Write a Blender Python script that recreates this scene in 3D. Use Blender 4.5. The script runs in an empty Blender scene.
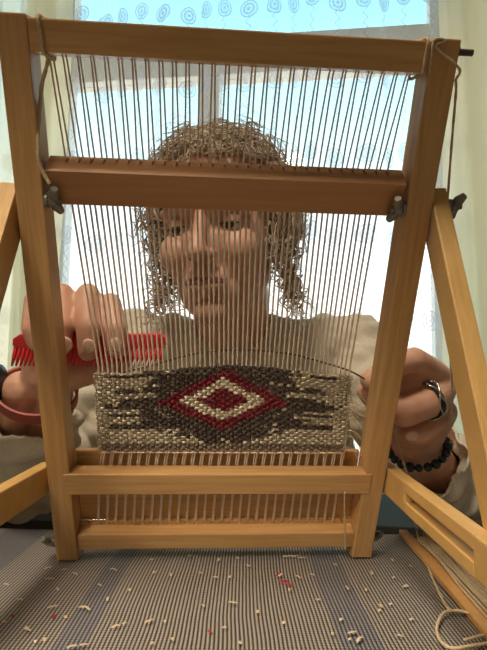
import bpy, bmesh, math, random
import numpy as np
from mathutils import Vector, Matrix, Euler, noise
random.seed(7)
R = random.Random(11)
S = bpy.context.scene
C = S.collection
PI = math.pi

# ------------------------------------------------------------------ camera, world, lights, exposure
F = 520.0                                   # focal length in pixels of a 487x650 frame
def V(*a): return Vector(a)
_n = V(0.0152, 0.996, 0.087).normalized()   # world up seen from the lens (right, up, forward)
_c = V(0, 0, 1)
_y = (_c - _n * _c.dot(_n)).normalized()
_x = V(_y[1]*_n[2]-_y[2]*_n[1], _y[2]*_n[0]-_y[0]*_n[2], _y[0]*_n[1]-_y[1]*_n[0])
if _x[0] < 0: _x = -_x
def c2w(v): return V(_x.dot(v), _y.dot(v), _n.dot(v))
CAM = V(0, 0, 0.1515)
cd = bpy.data.cameras.new('camera'); cam = bpy.data.objects.new('camera', cd); C.objects.link(cam)
cx_, cy_, cz_ = c2w(V(1, 0, 0)), c2w(V(0, 1, 0)), c2w(V(0, 0, -1))
cam.matrix_world = Matrix(((cx_[0], cy_[0], cz_[0], CAM[0]), (cx_[1], cy_[1], cz_[1], CAM[1]), (cx_[2], cy_[2], cz_[2], CAM[2]), (0, 0, 0, 1)))
cd.sensor_fit = 'VERTICAL'; cd.sensor_height = 36; cd.lens = F / 650 * 36
cd.clip_start = 0.01; cd.clip_end = 200
S.camera = cam
S.view_settings.view_transform = 'Standard'; S.view_settings.look = 'None'
S.view_settings.exposure = 0.0; S.view_settings.gamma = 1; S.view_settings.use_curve_mapping = False

def ray(px, py): return c2w(V((px - 243.5) / F, (325 - py) / F, 1.0))
def P(px, py, d): return CAM + ray(px, py) * d                    # point at a distance in front of the lens
def T(px, py, z=0.0):                                             # point on the table top
    r = ray(px, py); return CAM + r * ((z - CAM[2]) / r[2])

world = bpy.data.worlds.new('sky'); S.world = world; world.use_nodes = True
nt = world.node_tree; nt.nodes.clear()
tc = nt.nodes.new('ShaderNodeTexCoord'); sx = nt.nodes.new('ShaderNodeSeparateXYZ')
cr = nt.nodes.new('ShaderNodeValToRGB'); bg = nt.nodes.new('ShaderNodeBackground'); wo = nt.nodes.new('ShaderNodeOutputWorld')
nt.links.new(tc.outputs['Generated'], sx.inputs[0]); nt.links.new(sx.outputs['Z'], cr.inputs[0])
nt.links.new(cr.outputs[0], bg.inputs[0]); nt.links.new(bg.outputs[0], wo.inputs[0])
for i, (p, c) in enumerate([(0.0, (1.0, .93, .80)), (.10, (1.0, .95, .86)), (.22, (.86, .96, 1.0)), (.42, (.52, .85, .98)), (.62, (.22, .66, .86)), (1.0, (.16, .5, .8))]):
    e = cr.color_ramp.elements[i] if i < 2 else cr.color_ramp.elements.new(p)
    e.position = p; e.color = (*c, 1)
bg.inputs[1].default_value = 2.3

def area(name, loc, rot, sx_, sy_, e, col):
    l = bpy.data.lights.new(name, 'AREA'); l.shape = 'RECTANGLE'; l.size = sx_; l.size_y = sy_; l.energy = e; l.color = col
    o = bpy.data.objects.new(name, l); o.location = loc; o.rotation_euler = rot; C.objects.link(o); return o
# added fill at the windowless rear wall and the ceiling lamp over the table
area('rear_fill_light', (-0.5, -1.9, 0.75), (math.radians(90), 0, 0), 1.8, 1.2, 1.0, (1.0, .88, .72))
area('ceiling_lamp_light', (-0.35, -0.4, 1.85), (0, 0, 0), 0.5, 0.5, 31, (1.0, .86, .68))
# added spot, no real lamp, aimed down to brighten the foot of the loom
sl_ = bpy.data.lights.new('added_spot_light', 'SPOT'); sl_.energy = 12; sl_.color = (1.0, .84, .64); sl_.spot_size = math.radians(42); sl_.spot_blend = .7; sl_.shadow_soft_size = .09
so_ = bpy.data.objects.new('added_spot_light', sl_); so_.location = (-.22, -.05, .42); C.objects.link(so_)
so_.rotation_euler = (Vector((.01, .36, -.05)) - Vector((-.22, -.05, .42))).to_track_quat('-Z', 'Y').to_euler()

# ------------------------------------------------------------------ materials
def newmat(name, col=(.5, .5, .5), rough=.6, metal=0.0, spec=.5):
    m = bpy.data.materials.new(name); m.use_nodes = True
    b = m.node_tree.nodes['Principled BSDF']
    b.inputs['Base Color'].default_value = (*col, 1); b.inputs['Roughness'].default_value = rough
    b.inputs['Metallic'].default_value = metal; b.inputs['Specular IOR Level'].default_value = spec
    return m, m.node_tree, b
def ramp(t, stops, interp='LINEAR'):
    r = t.nodes.new('ShaderNodeValToRGB'); r.color_ramp.interpolation = interp
    for i, (p, c) in enumerate(stops):
        e = r.color_ramp.elements[i] if i < 2 else r.color_ramp.elements.new(p)
        e.position = p; e.color = (*c, 1)
    return r
def mapped(t, scale, coord='Object'):
    a = t.nodes.new('ShaderNodeTexCoord'); m = t.nodes.new('ShaderNodeMapping'); m.inputs['Scale'].default_value = scale
    t.links.new(a.outputs[coord], m.inputs[0]); return m
def math_(t, op, a, b=None):
    n = t.nodes.new('ShaderNodeMath'); n.operation = op
    for i, v in enumerate((a, b)):
        if v is None: continue
        if isinstance(v, (int, float)): n.inputs[i].default_value = v
        else: t.links.new(v, n.inputs[i])
    return n.outputs[0]
def wood(name, scale, c0, c1, rough=.45):
    m, t, b = newmat(name, c0, rough)
    mp = mapped(t, scale); n = t.nodes.new('ShaderNodeTexNoise'); n.inputs['Scale'].default_value = 1.0
    n.inputs['Detail'].default_value = 7; n.inputs['Roughness'].default_value = .62; n.inputs['Distortion'].default_value = .5
    t.links.new(mp.outputs[0], n.inputs[0])
    r = ramp(t, [(.30, c1), (.68, c0)]); t.links.new(n.outputs[0], r.inputs[0]); t.links.new(r.outputs[0], b.inputs['Base Color'])
    bp = t.nodes.new('ShaderNodeBump'); bp.inputs['Strength'].default_value = .12; bp.inputs['Distance'].default_value = .001
    t.links.new(n.outputs[0], bp.inputs['Height']); t.links.new(bp.outputs[0], b.inputs['Normal'])
    return m
WA, WB = (.66, .40, .165), (.50, .275, .10)
wood_h = wood('beech_horizontal', (14, 260, 260), WA, WB)
wood_v = wood('beech_vertical', (260, 14, 260), WA, WB)
wood_s = wood('beech_strut', (260, 30, 30), (.70, .43, .15), (.56, .33, .11))
wood_d = wood('beech_dark', (14, 240, 240), (.56, .30, .14), (.47, .235, .10))
wood_t = wood('table_wood', (40, 6, 40), (.42, .26, .13), (.30, .18, .08))
wood_k = wood('stick_wood', (60, 60, 60), (.66, .36, .12), (.52, .26, .08))

def noisy(name, c0, c1, scale=40, rough=.8, bump=.3, bd=.001, coord='Object'):
    m, t, b = newmat(name, c0, rough)
    mp = mapped(t, (1, 1, 1), coord); n = t.nodes.new('ShaderNodeTexNoise'); n.inputs['Scale'].default_value = scale; n.inputs['Detail'].default_value = 5
    t.links.new(mp.outputs[0], n.inputs[0]); r = ramp(t, [(.32, c1), (.66, c0)]); t.links.new(n.outputs[0], r.inputs[0])
    t.links.new(r.outputs[0], b.inputs['Base Color'])
    bp = t.nodes.new('ShaderNodeBump'); bp.inputs['Strength'].default_value = bump; bp.inputs['Distance'].default_value = bd
    t.links.new(n.outputs[0], bp.inputs['Height']); t.links.new(bp.outputs[0], b.inputs['Normal'])
    return m
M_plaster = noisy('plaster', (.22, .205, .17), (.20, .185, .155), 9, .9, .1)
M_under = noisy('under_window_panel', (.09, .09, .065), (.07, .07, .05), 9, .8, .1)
M_ceil = noisy('ceiling_paint', (.5, .48, .44), (.47, .45, .41), 9, .9, .1)
M_floor = wood('floor_wood', (3, 30, 30), (.22, .15, .09), (.15, .10, .06))
M_frame = noisy('window_paint', (.80, .80, .74), (.76, .76, .70), 30, .5, .05)
M_skin, t, b = newmat('skin', (.60, .33, .22), .5)
mp = mapped(t, (1, 1, 1)); n = t.nodes.new('ShaderNodeTexNoise'); n.inputs['Scale'].default_value = 55; n.inputs['Detail'].default_value = 6
t.links.new(mp.outputs[0], n.inputs[0]); r = ramp(t, [(.3, (.64, .33, .22)), (.7, (.78, .47, .33))]); t.links.new(n.outputs[0], r.inputs[0]); t.links.new(r.outputs[0], b.inputs['Base Color'])
b.inputs['Subsurface Weight'].default_value = .12; b.inputs['Subsurface Radius'].default_value = (.008, .003, .0015); b.inputs['Subsurface Scale'].default_value = 1
vo = t.nodes.new('ShaderNodeTexNoise'); vo.inputs['Scale'].default_value = 420; vo.inputs['Detail'].default_value = 3; t.links.new(mp.outputs[0], vo.inputs[0])
bp = t.nodes.new('ShaderNodeBump'); bp.inputs['Strength'].default_value = .25; bp.inputs['Distance'].default_value = .0006
t.links.new(vo.outputs[0], bp.inputs['Height']); t.links.new(bp.outputs[0], b.inputs['Normal'])
M_nail = newmat('nail', (.90, .62, .50), .3)[0]
M_lip = newmat('lip', (.40, .17, .13), .5)[0]
M_hair = noisy('hair', (.66, .54, .41), (.40, .30, .21), 60, .55, .2)
M_brow = newmat('brow', (.16, .11, .08), .7)[0]
M_shirt = noisy('shirt_linen', (.78, .70, .55), (.69, .61, .47), 500, .9, .35, .0006)
M_trouser = noisy('denim', (.030, .038, .058), (.02, .026, .04), 500, .9, .3)
M_black = newmat('black', (.015, .015, .018), .4)[0]
M_white = newmat('white_eye', (.75, .72, .68), .25)[0]
M_iris = newmat('iris', (.10, .06, .035), .2)[0]
M_metal = newmat('steel', (.30, .29, .26), .6, .8)[0]
M_dmetal = newmat('dark_steel', (.10, .09, .08), .45, .8)[0]
M_rod = newmat('bright_rod', (.85, .85, .82), .25, .9)[0]
M_warp = noisy('warp_cotton', (.82, .70, .58), (.70, .58, .47), 900, .9, .3)
M_cord = noisy('cotton_cord', (.66, .52, .33), (.50, .37, .22), 700, .9, .5)
M_red = newmat('red_plastic', (.85, .045, .05), .32)[0]
M_band = newmat('coral_rubber', (.42, .075, .05), .5)[0]
M_bead = newmat('green_black_bead', (.02, .04, .04), .18)[0]
M_silver = newmat('silver', (.7, .68, .62), .3, 1.0)[0]
M_w = {k: noisy('weft_' + k, c, tuple(x * .80 for x in c), 700, 1.0, .12) for k, c in
       dict(beige=(.64, .55, .40), dark=(.11, .08, .066), maroon=(.25, .022, .035), cream=(.86, .75, .56), brown=(.28, .21, .15)).items()}
M_dweft = newmat('dark_weft_end', (.10, .07, .055), .9)[0]
M_crumb = newmat('wood_crumb', (.56, .44, .28), .8)[0]
M_crimson = newmat('crimson_wool', (.40, .02, .03), .9)[0]

# glass
m = bpy.data.materials.new('pane_glass'); m.use_nodes = True; t = m.node_tree; t.nodes.clear()
o_ = t.nodes.new('ShaderNodeOutputMaterial'); mx = t.nodes.new('ShaderNodeMixShader'); tr = t.nodes.new('ShaderNodeBsdfTransparent'); gl = t.nodes.new('ShaderNodeBsdfGlossy')
gl.inputs['Roughness'].default_value = .03; mx.inputs[0].default_value = .05; tr.inputs[0].default_value = (.96, .98, .98, 1)
t.links.new(tr.outputs[0], mx.inputs[1]); t.links.new(gl.outputs[0], mx.inputs[2]); t.links.new(mx.outputs[0], o_.inputs[0]); M_glass = m

# sheer curtain with embroidered round motifs on wavy stems (UV in metres)
def sheer(name, base, col, thread, dense, tint=.5):
    m = bpy.data.materials.new(name); m.use_nodes = True; t = m.node_tree; t.nodes.clear()
    out = t.nodes.new('ShaderNodeOutputMaterial'); mx = t.nodes.new('ShaderNodeMixShader')
    tr = t.nodes.new('ShaderNodeBsdfTransparent'); tl = t.nodes.new('ShaderNodeBsdfTranslucent'); df = t.nodes.new('ShaderNodeBsdfDiffuse'); m2 = t.nodes.new('ShaderNodeMixShader')
    uv = t.nodes.new('ShaderNodeUVMap'); sp = t.nodes.new('ShaderNodeSeparateXYZ'); t.links.new(uv.outputs[0], sp.inputs[0])
    u, v = sp.outputs[0], sp.outputs[1]
    cw, ch = .072, .27
    un = math_(t, 'DIVIDE', u, cw); iu = math_(t, 'FLOOR', un)
    wn = t.nodes.new('ShaderNodeTexWhiteNoise'); wn.noise_dimensions = '1D'; t.links.new(iu, wn.inputs['W'])
    vs = math_(t, 'ADD', math_(t, 'ADD', math_(t, 'DIVIDE', v, ch), .44), math_(t, 'MULTIPLY', wn.outputs['Value'], .14))
    fu = math_(t, 'MULTIPLY', math_(t, 'SUBTRACT', math_(t, 'SUBTRACT', un, iu), .5), cw)
    fv = math_(t, 'MULTIPLY', math_(t, 'SUBTRACT', math_(t, 'FRACT', vs), .72), ch)
    d = math_(t, 'SQRT', math_(t, 'ADD', math_(t, 'MULTIPLY', fu, fu), math_(t, 'MULTIPLY', math_(t, 'MULTIPLY', fv, fv), .55)))
    disc = math_(t, 'LESS_THAN', d, .024)
    rings = math_(t, 'GREATER_THAN', math_(t, 'SINE', math_(t, 'MULTIPLY', d, 620)), .1)
    motif = math_(t, 'MULTIPLY', disc, math_(t, 'ADD', math_(t, 'MULTIPLY', rings, .45), .35))
    wav = math_(t, 'MULTIPLY', math_(t, 'SINE', math_(t, 'MULTIPLY', v, 170)), .006)
    stem = math_(t, 'LESS_THAN', math_(t, 'ABSOLUTE', math_(t, 'SUBTRACT', fu, wav)), .0022)
    stem = math_(t, 'MULTIPLY', math_(t, 'MULTIPLY', stem, math_(t, 'LESS_THAN', fv, -.02)), .6)
    pat = math_(t, 'MAXIMUM', motif, stem)
    fac = math_(t, 'ADD', math_(t, 'MULTIPLY', pat, thread), base)
    # folds seen edge-on gather more cloth
    lw = t.nodes.new('ShaderNodeLayerWeight'); lw.inputs[0].default_value = .35
    fac = math_(t, 'MINIMUM', math_(t, 'ADD', fac, math_(t, 'MULTIPLY', lw.outputs['Facing'], dense)), 1.0)
    t.links.new(fac, mx.inputs[0]); t.links.new(tr.outputs[0], mx.inputs[1])
    cm = t.nodes.new('ShaderNodeMix'); cm.data_type = 'RGBA'; t.links.new(pat, cm.inputs[0]); cm.inputs[6].default_value = (*col, 1); cm.inputs[7].default_value = (col[0] * tint, col[1] * tint, col[2] * (tint * .8 + .2), 1)
    for s in (tl, df): t.links.new(cm.outputs[2], s.inputs[0])
    m2.inputs[0].default_value = .35; t.links.new(tl.outputs[0], m2.inputs[1]); t.links.new(df.outputs[0], m2.inputs[2])
    t.links.new(m2.outputs[0], mx.inputs[2]); t.links.new(mx.outputs[0], out.inputs[0]); return m
M_sheer = sheer('sheer_voile', .22, (.80, .82, .86), .55, .35)
M_drape = sheer('side_voile', .78, (.97, .90, .64), .12, .2, .86)

# ribbed table runner: UV in metres
m, t, b = newmat('runner_weave', (.4, .4, .4), .62); M_runner = m
uv = t.nodes.new('ShaderNodeUVMap'); sp = t.nodes.new('ShaderNodeSeparateXYZ'); t.links.new(uv.outputs[0], sp.inputs[0])
nz = t.nodes.new('ShaderNodeTexNoise'); nz.inputs['Scale'].default_value = 7; t.links.new(uv.outputs[0], nz.inputs[0])
uu = math_(t, 'ADD', sp.outputs[0], math_(t, 'MULTIPLY', nz.outputs[0], .006))
a = math_(t, 'ADD', math_(t, 'MULTIPLY', math_(t, 'SINE', math_(t, 'MULTIPLY', uu, 2 * PI / .00245)), .5), .5)
c = math_(t, 'ADD', math_(t, 'MULTIPLY', math_(t, 'SINE', math_(t, 'MULTIPLY', sp.outputs[1], 2 * PI / .0027)), .5), .5)
ht = math_(t, 'MULTIPLY', a, math_(t, 'ADD', math_(t, 'MULTIPLY', c, .62), .38))
r1 = ramp(t, [(.10, (.040, .036, .034)), (.50, (.36, .32, .27))]); t.links.new(ht, r1.inputs[0])
r2 = ramp(t, [(.10, (.032, .038, .06)), (.60, (.17, .185, .22))]); t.links.new(ht, r2.inputs[0])
bands = None
for cu, hw in ((T(118, 575)[0], .0085), (T(345, 590)[0], .012), (T(-60, 600)[0], .02)):
    q = math_(t, 'LESS_THAN', math_(t, 'ABSOLUTE', math_(t, 'SUBTRACT', uu, cu)), hw); bands = q if bands is None else math_(t, 'MAXIMUM', bands, q)
mxc = t.nodes.new('ShaderNodeMix'); mxc.data_type = 'RGBA'; t.links.new(math_(t, 'MULTIPLY', bands, .6), mxc.inputs[0]); t.links.new(r1.outputs[0], mxc.inputs[6]); t.links.new(r2.outputs[0], mxc.inputs[7])
t.links.new(mxc.outputs[2], b.inputs['Base Color'])
bp = t.nodes.new('ShaderNodeBump'); bp.inputs['Strength'].default_value = .7; bp.inputs['Distance'].default_value = .0006
t.links.new(ht, bp.inputs['Height']); t.links.new(bp.outputs[0], b.inputs['Normal'])

# ------------------------------------------------------------------ helpers (all shapes are built in world metres, then moved into their parent's frame)
def tag(o, label=None, cat=None, group=None, kind=None):
    if label: o['label'] = label
    if cat: o['category'] = cat
    if group: o['group'] = group
    if kind: o['kind'] = kind
    return o
WM = {}
def empty(name, mw):
    o = bpy.data.objects.new(name, None); C.objects.link(o)
    if not isinstance(mw, Matrix): mw = Matrix.Translation(mw)
    o.matrix_world = mw; o.empty_display_size = .02; WM[o] = mw.copy(); return o
def smooth_mesh(me, ang=None):
    for p in me.polygons: p.use_smooth = True
    if ang:
        try: me.set_sharp_from_angle(angle=math.radians(ang))
        except Exception: pass
def obj(name, bm, mat, parent=None, smooth=None, origin=None):
    if isinstance(bm, bpy.types.Mesh): me = bm
    else:
        me = bpy.data.meshes.new(name); bmesh.ops.recalc_face_normals(bm, faces=bm.faces)
        bm.to_mesh(me); bm.free()
    if mat is not None and len(me.materials) == 0:
        for q in (mat if isinstance(mat, list) else [mat]): me.materials.append(q)
    o = bpy.data.objects.new(name, me); C.objects.link(o)
    if parent is not None:
        pm = WM[parent]; me.transform(pm.inverted()); o.parent = parent; o.matrix_basis = Matrix.Identity(4); WM[o] = pm
    else:
        if origin is None:
            xs = np.empty(len(me.vertices) * 3); me.vertices.foreach_get('co', xs); xs = xs.reshape(-1, 3)
            origin = Vector(((xs[:, 0].min() + xs[:, 0].max()) / 2, (xs[:, 1].min() + xs[:, 1].max()) / 2, xs[:, 2].min()))
        me.transform(Matrix.Translation(-Vector(origin))); o.location = origin; WM[o] = Matrix.Translation(origin)
    if smooth: smooth_mesh(me, smooth)
    return o
def box(bm, fr, a, b, bev=0.0):
    """box from corner a to corner b in the frame fr (a 4x4 matrix)"""
    t_ = bmesh.new()
    ps = [(x, y, z) for x in (a[0], b[0]) for y in (a[1], b[1]) for z in (a[2], b[2])]
    vs = [t_.verts.new(p) for p in ps]
    for f in ((0, 1, 3, 2), (4, 6, 7, 5), (0, 4, 5, 1), (2, 3, 7, 6), (0, 2, 6, 4), (1, 5, 7, 3)): t_.faces.new([vs[i] for i in f])
    bmesh.ops.recalc_face_normals(t_, faces=t_.faces)
    if bev: bmesh.ops.bevel(t_, geom=list(t_.edges), offset=bev, segments=2, affect='EDGES', profile=.6)
    t_.transform(fr); me = bpy.data.meshes.new('t'); t_.to_mesh(me); t_.free(); bm.from_mesh(me); bpy.data.meshes.remove(me)
    return bm
def catmull(pts, n=6):
    pts = [Vector(p) for p in pts]; out = []
    for i in range(len(pts) - 1):
        p0 = pts[max(i - 1, 0)]; p1 = pts[i]; p2 = pts[i + 1]; p3 = pts[min(i + 2, len(pts) - 1)]
        for k in range(n):
            s = k / n; out.append(.5 * ((2 * p1) + (p2 - p0) * s + (2 * p0 - 5 * p1 + 4 * p2 - p3) * s * s + (3 * p1 - p0 - 3 * p2 + p3) * s ** 3))
    out.append(pts[-1]); return out
def tube(bm, pts, rad, sides=6, cap=True, flat=None):
    pts = [Vector(p) for p in pts]; n_ = len(pts); rs = rad if isinstance(rad, (list, tuple)) else [rad] * n_
    rings = []; up = None
    for i, p in enumerate(pts):
        d = (pts[min(i + 1, n_ - 1)] - pts[max(i - 1, 0)]); d = d.normalized() if d.length > 1e-9 else Vector((0, 0, 1))
        if up is None:
            up = Vector((0, 0, 1)) if abs(d[2]) < .9 else Vector((1, 0, 0))
            if flat is not None: up = Vector(flat)
        s_ = d.cross(up).normalized(); up = s_.cross(d).normalized()
        q = (1, 1) if flat is None else (1, .35)
        rings.append([bm.verts.new(p + (s_ * math.cos(2 * PI * k / sides) * q[0] + up * math.sin(2 * PI * k / sides) * q[1]) * rs[i]) for k in range(sides)])
    for i in range(n_ - 1):
        for k in range(sides): bm.faces.new((rings[i][k], rings[i][(k + 1) % sides], rings[i + 1][(k + 1) % sides], rings[i + 1][k]))
    if cap:
        bm.faces.new(rings[0][::-1]); bm.faces.new(rings[-1])
    return bm
def ball(bm, c, r, seg=16, rng=10, mat=None):
    m_ = Matrix.Translation(c) @ (mat if mat is not None else Matrix.Identity(4)) @ Matrix.Diagonal((r[0], r[1], r[2], 1) if not isinstance(r, (int, float)) else (r, r, r, 1))
    bmesh.ops.create_uvsphere(bm, u_segments=seg, v_segments=rng, radius=1, matrix=m_)
    return bm
def capsule(bm, pts, rad, seg=14):
    """chain of tapered capsules, meant for remeshing"""
    for i, p in enumerate(pts):
        ball(bm, p, rad[i], seg, 8)
        if i: tube(bm, [pts[i - 1], p], [rad[i - 1], rad[i]], seg)
def remesh(bm, voxel, smooth_n=3, factor=.5):
    me = bpy.data.meshes.new('tmp'); bm.to_mesh(me); bm.free()
    o = bpy.data.objects.new('tmp', me); C.objects.link(o)
    md = o.modifiers.new('r', 'REMESH'); md.mode = 'VOXEL'; md.voxel_size = voxel; md.use_smooth_shade = True
    if smooth_n: s_ = o.modifiers.new('s', 'SMOOTH'); s_.iterations = smooth_n; s_.factor = factor
    dg = bpy.context.evaluated_depsgraph_get(); dg.update()
    out = bpy.data.meshes.new_from_object(o.evaluated_get(dg)); bpy.data.objects.remove(o); bpy.data.meshes.remove(me)
    return out
def getco(me):
    a = np.empty(len(me.vertices) * 3, np.float32); me.vertices.foreach_get('co', a); return a.reshape(-1, 3).astype(float)
def getno(me):
    a = np.empty(len(me.vertices) * 3, np.float32); me.vertices.foreach_get('normal', a); return a.reshape(-1, 3).astype(float)
def setco(me, a): me.vertices.foreach_set('co', a.astype(np.float32).ravel()); me.update()
I4 = Matrix.Identity(4)

# ------------------------------------------------------------------ the room
ZF, ZC = -.74, 2.0
YAW = math.radians(-7.2)
WF = Matrix.Translation((0, 1.8, 0)) @ Matrix.Rotation(YAW, 4, 'Z')      # wall frame: x along, y outward, z up
WFi = WF.inverted()
def WP(px, py, c=0.0):
    o = WFi @ CAM; d = WFi.to_3x3() @ ray(px, py); s_ = (c - o[1]) / d[1]; return o + d * s_
b_ = bmesh.new(); box(b_, I4, (-2.3, -2.1, ZF - .05), (2.3, 2.4, ZF)); tag(obj('floor', b_, M_floor), kind='structure')
b_ = bmesh.new(); box(b_, I4, (-2.3, -2.1, ZC), (2.3, 1.99, ZC + .05)); tag(obj('ceiling', b_, M_ceil), kind='structure')
b_ = bmesh.new(); box(b_, I4, (-1.95, -2.05, ZF), (-1.85, 2.2, ZC)); tag(obj('wall_left', b_, M_plaster), kind='structure')
b_ = bmesh.new(); box(b_, I4, (1.85, -2.05, ZF), (1.95, 2.2, ZC)); tag(obj('wall_right', b_, M_plaster), kind='structure')
b_ = bmesh.new(); box(b_, I4, (-1.9, -2.1, ZF), (1.9, -2.0, ZC)); tag(obj('wall_rear', b_, M_plaster), kind='structure')
aL, aR = WP(66, 200, .06)[0], WP(433, 200, .06)[0]
zt0 = WP(75, 90, .05)[2] + .03; zt1 = WP(344, 31, .05)[2] + .01
zs = -.24; ztop = 1.88
OL, OR = aL - .75, aR + .75
b_ = bmesh.new()
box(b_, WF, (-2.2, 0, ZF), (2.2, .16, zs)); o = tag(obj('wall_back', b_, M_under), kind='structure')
b_ = bmesh.new()
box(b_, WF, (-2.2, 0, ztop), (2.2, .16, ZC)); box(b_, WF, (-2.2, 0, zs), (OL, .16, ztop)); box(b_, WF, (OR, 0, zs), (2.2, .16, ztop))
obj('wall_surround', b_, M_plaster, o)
def window(name, x0, x1, mull, tr):
    w = empty(name, WF @ Matrix.Translation((x0, .1, zs))); tag(w, kind='structure')
    f = .045
    for (p, q) in (((x0, zs), (x0 + f, ztop)), ((x1 - f, zs), (x1, ztop)), ((x0 + f, zs), (x1 - f, zs + f)), ((x0 + f, ztop - f), (x1 - f, ztop))):
        b_ = bmesh.new(); box(b_, WF, (p[0], .06, p[1]), (q[0], .12, q[1]), .004); obj('window_frame', b_, M_frame, w)
    if tr: b_ = bmesh.new(); box(b_, WF, (x0 + f, .05, tr[0]), (x1 - f, .13, tr[1]), .006); obj('transom', b_, M_frame, w)
    for m_ in mull: b_ = bmesh.new(); box(b_, WF, (m_ - .038, .055, zs + f), (m_ + .038, .125, tr[0]), .005); obj('mullion', b_, M_frame, w)
    panes = [(x0 + f, mull[0] - .038), (mull[0] + .038, x1 - f)] if mull else [(x0 + f, x1 - f)]
    top = tr[0] if tr else ztop - f
    for (p, q) in panes: b_ = bmesh.new(); box(b_, WF, (p, .088, zs + f), (q, .092, top)); obj('pane', b_, M_glass, w)
    if tr: b_ = bmesh.new(); box(b_, WF, (x0 + f, .088, tr[1]), (x1 - f, .092, ztop - f)); obj('pane', b_, M_glass, w)
    return w
mu = WP(211, 90, .09)[0]
window('window_1', aL - .045, aR + .045, [mu], (zt0, zt1))
window('window_2', OL, aL - .16, [], None)
window('window_3', aR + .16, OR, [], None)
b_ = bmesh.new(); box(b_, WF, (aL - .16, .0, zs), (aL - .045, .16, ztop)); tag(obj('trim_1', b_, M_frame), kind='structure')
b_ = bmesh.new(); box(b_, WF, (aR + .045, .0, zs), (aR + .16, .16, ztop)); tag(obj('trim_2', b_, M_frame), kind='structure')
b_ = bmesh.new(); box(b_, WF, (OL - .05, -.38, zs - .035), (OR + .05, .05, zs), .005); tag(obj('trim_3', b_, newmat('sill_stone', (.05, .05, .042), .9, 0, .1)[0]), kind='structure')

def curtain(name, x0, x1, c, amp, wl, z0, z1, mat, label, seed):
    rr = random.Random(seed); bm = bmesh.new(); uvl = bm.loops.layers.uv.new('UVMap')
    nx, nz_ = int((x1 - x0) / .007), 26; ph = [rr.uniform(0, 6) for _ in range(4)]
    grid = []; us = []; u = 0; prev = None
    for i in range(nx + 1):
        x = x0 + (x1 - x0) * i / nx
        col = []
        for j in range(nz_ + 1):
            zz = z1 + (z0 - z1) * j / nz_; k = .75 + .35 * j / nz_
            y = c + amp * k * (math.sin(2 * PI * x / wl + ph[0] + .5 * math.sin(x * 5 + ph[1])) * .7 + .3 * math.sin(2 * PI * x / (wl * .43) + ph[2] + zz * .8))
            xx = x + .012 * math.sin(x * 21 + zz * 2.2 + ph[3])
            col.append(bm.verts.new(WF @ Vector((xx, y, zz))))
            if j == 0:
                if prev: u += math.hypot(xx - prev[0], y - prev[1]) * .9
                prev = (xx, y)
        us.append(u); grid.append(col)
    for i in range(nx):
        for j in range(nz_):
            f = bm.faces.new((grid[i][j], grid[i + 1][j], grid[i + 1][j + 1], grid[i][j + 1]))
            for l, (a_, b2) in zip(f.loops, ((i, j), (i + 1, j), (i + 1, j + 1), (i, j + 1))): l[uvl].uv = (us[a_], z1 + (z0 - z1) * b2 / nz_)
    me = bpy.data.meshes.new(name); bm.to_mesh(me); bm.free()
    return tag(obj(name, me, mat, smooth=180), label, 'curtain')
xl, xr = WP(62, 200, -.1)[0], WP(441, 200, -.1)[0]
curtain('sheer_curtain', xl - .06, xr + .06, -.10, .018, .17, -.22, 1.90, M_sheer, 'translucent white sheer curtain with embroidered round motifs hanging across the central window', 3)
curtain('side_curtain', xl - .80, xl + .02, -.14, .035, .15, -.24, 1.90, M_drape, 'denser pale cream curtain hanging left of the central window', 5)
curtain('side_curtain', xr - .02, xr + .80, -.14, .028, .19, -.24, 1.90, M_drape, 'denser cream embroidered curtain hanging right of the central window', 9)

# a dark tray and a white pot on the sill at the right
q = WP(476, 492, -.29); b_ = bmesh.new(); box(b_, WF, (q[0] - .05, -.35, zs), (q[0] + .16, -.23, zs + .012), .003)
for (a_, c_) in (((q[0] - .05, -.35), (q[0] + .16, -.343)), ((q[0] - .05, -.237), (q[0] + .16, -.23)), ((q[0] - .05, -.343), (q[0] - .043, -.237)), ((q[0] + .153, -.343), (q[0] + .16, -.237))):
    box(b_, WF, (a_[0], a_[1], zs + .012), (c_[0], c_[1], zs + .04), .002)
tag(obj('tray', b_, M_black), 'low black tray standing on the window sill at the right', 'tray')
for k, (dx, r0, hh, lb) in enumerate(((0.0, .038, .075, 'white ceramic pot standing in the black tray, nearer the weaver'), (.095, .032, .062, 'white ceramic pot standing in the black tray, beside the right edge of the picture'))):
    bm = bmesh.new(); base = WF @ Vector((q[0] + dx, -.29, zs + .0122))
    prof = [(0, 0), (r0 * .72, 0), (r0 * .8, .004), (r0, hh), (r0 * 1.06, hh), (r0 * 1.06, hh + .006), (r0 * .9, hh + .006), (r0 * .88, hh - .01), (0, hh - .012)]
    rings = [[bm.verts.new(base + Vector((r_ * math.cos(2 * PI * i / 20), r_ * math.sin(2 * PI * i / 20), z_))) for i in range(20)] if r_ > 0 else [bm.verts.new(base + Vector((0, 0, z_)))] for r_, z_ in prof]
    for A_, B_ in zip(rings, rings[1:]):
        for i in range(20):
            f = [A_[i % len(A_)], A_[(i + 1) % len(A_)], B_[(i + 1) % len(B_)], B_[i % len(B_)]]; f = list(dict.fromkeys(f))
            if len(f) > 2: bm.faces.new(f)
    tag(obj('pot', bm, newmat('white_glaze', (.8, .8, .78), .3)[0], smooth=40), lb, 'pot')

# ------------------------------------------------------------------ table and runner
tw = empty('table', (0, .1, ZF)); tag(tw, 'wooden table under the striped runner and the loom', 'table')
TY0, TY1, TX = -.35, T(200, 530)[1], .62

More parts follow.
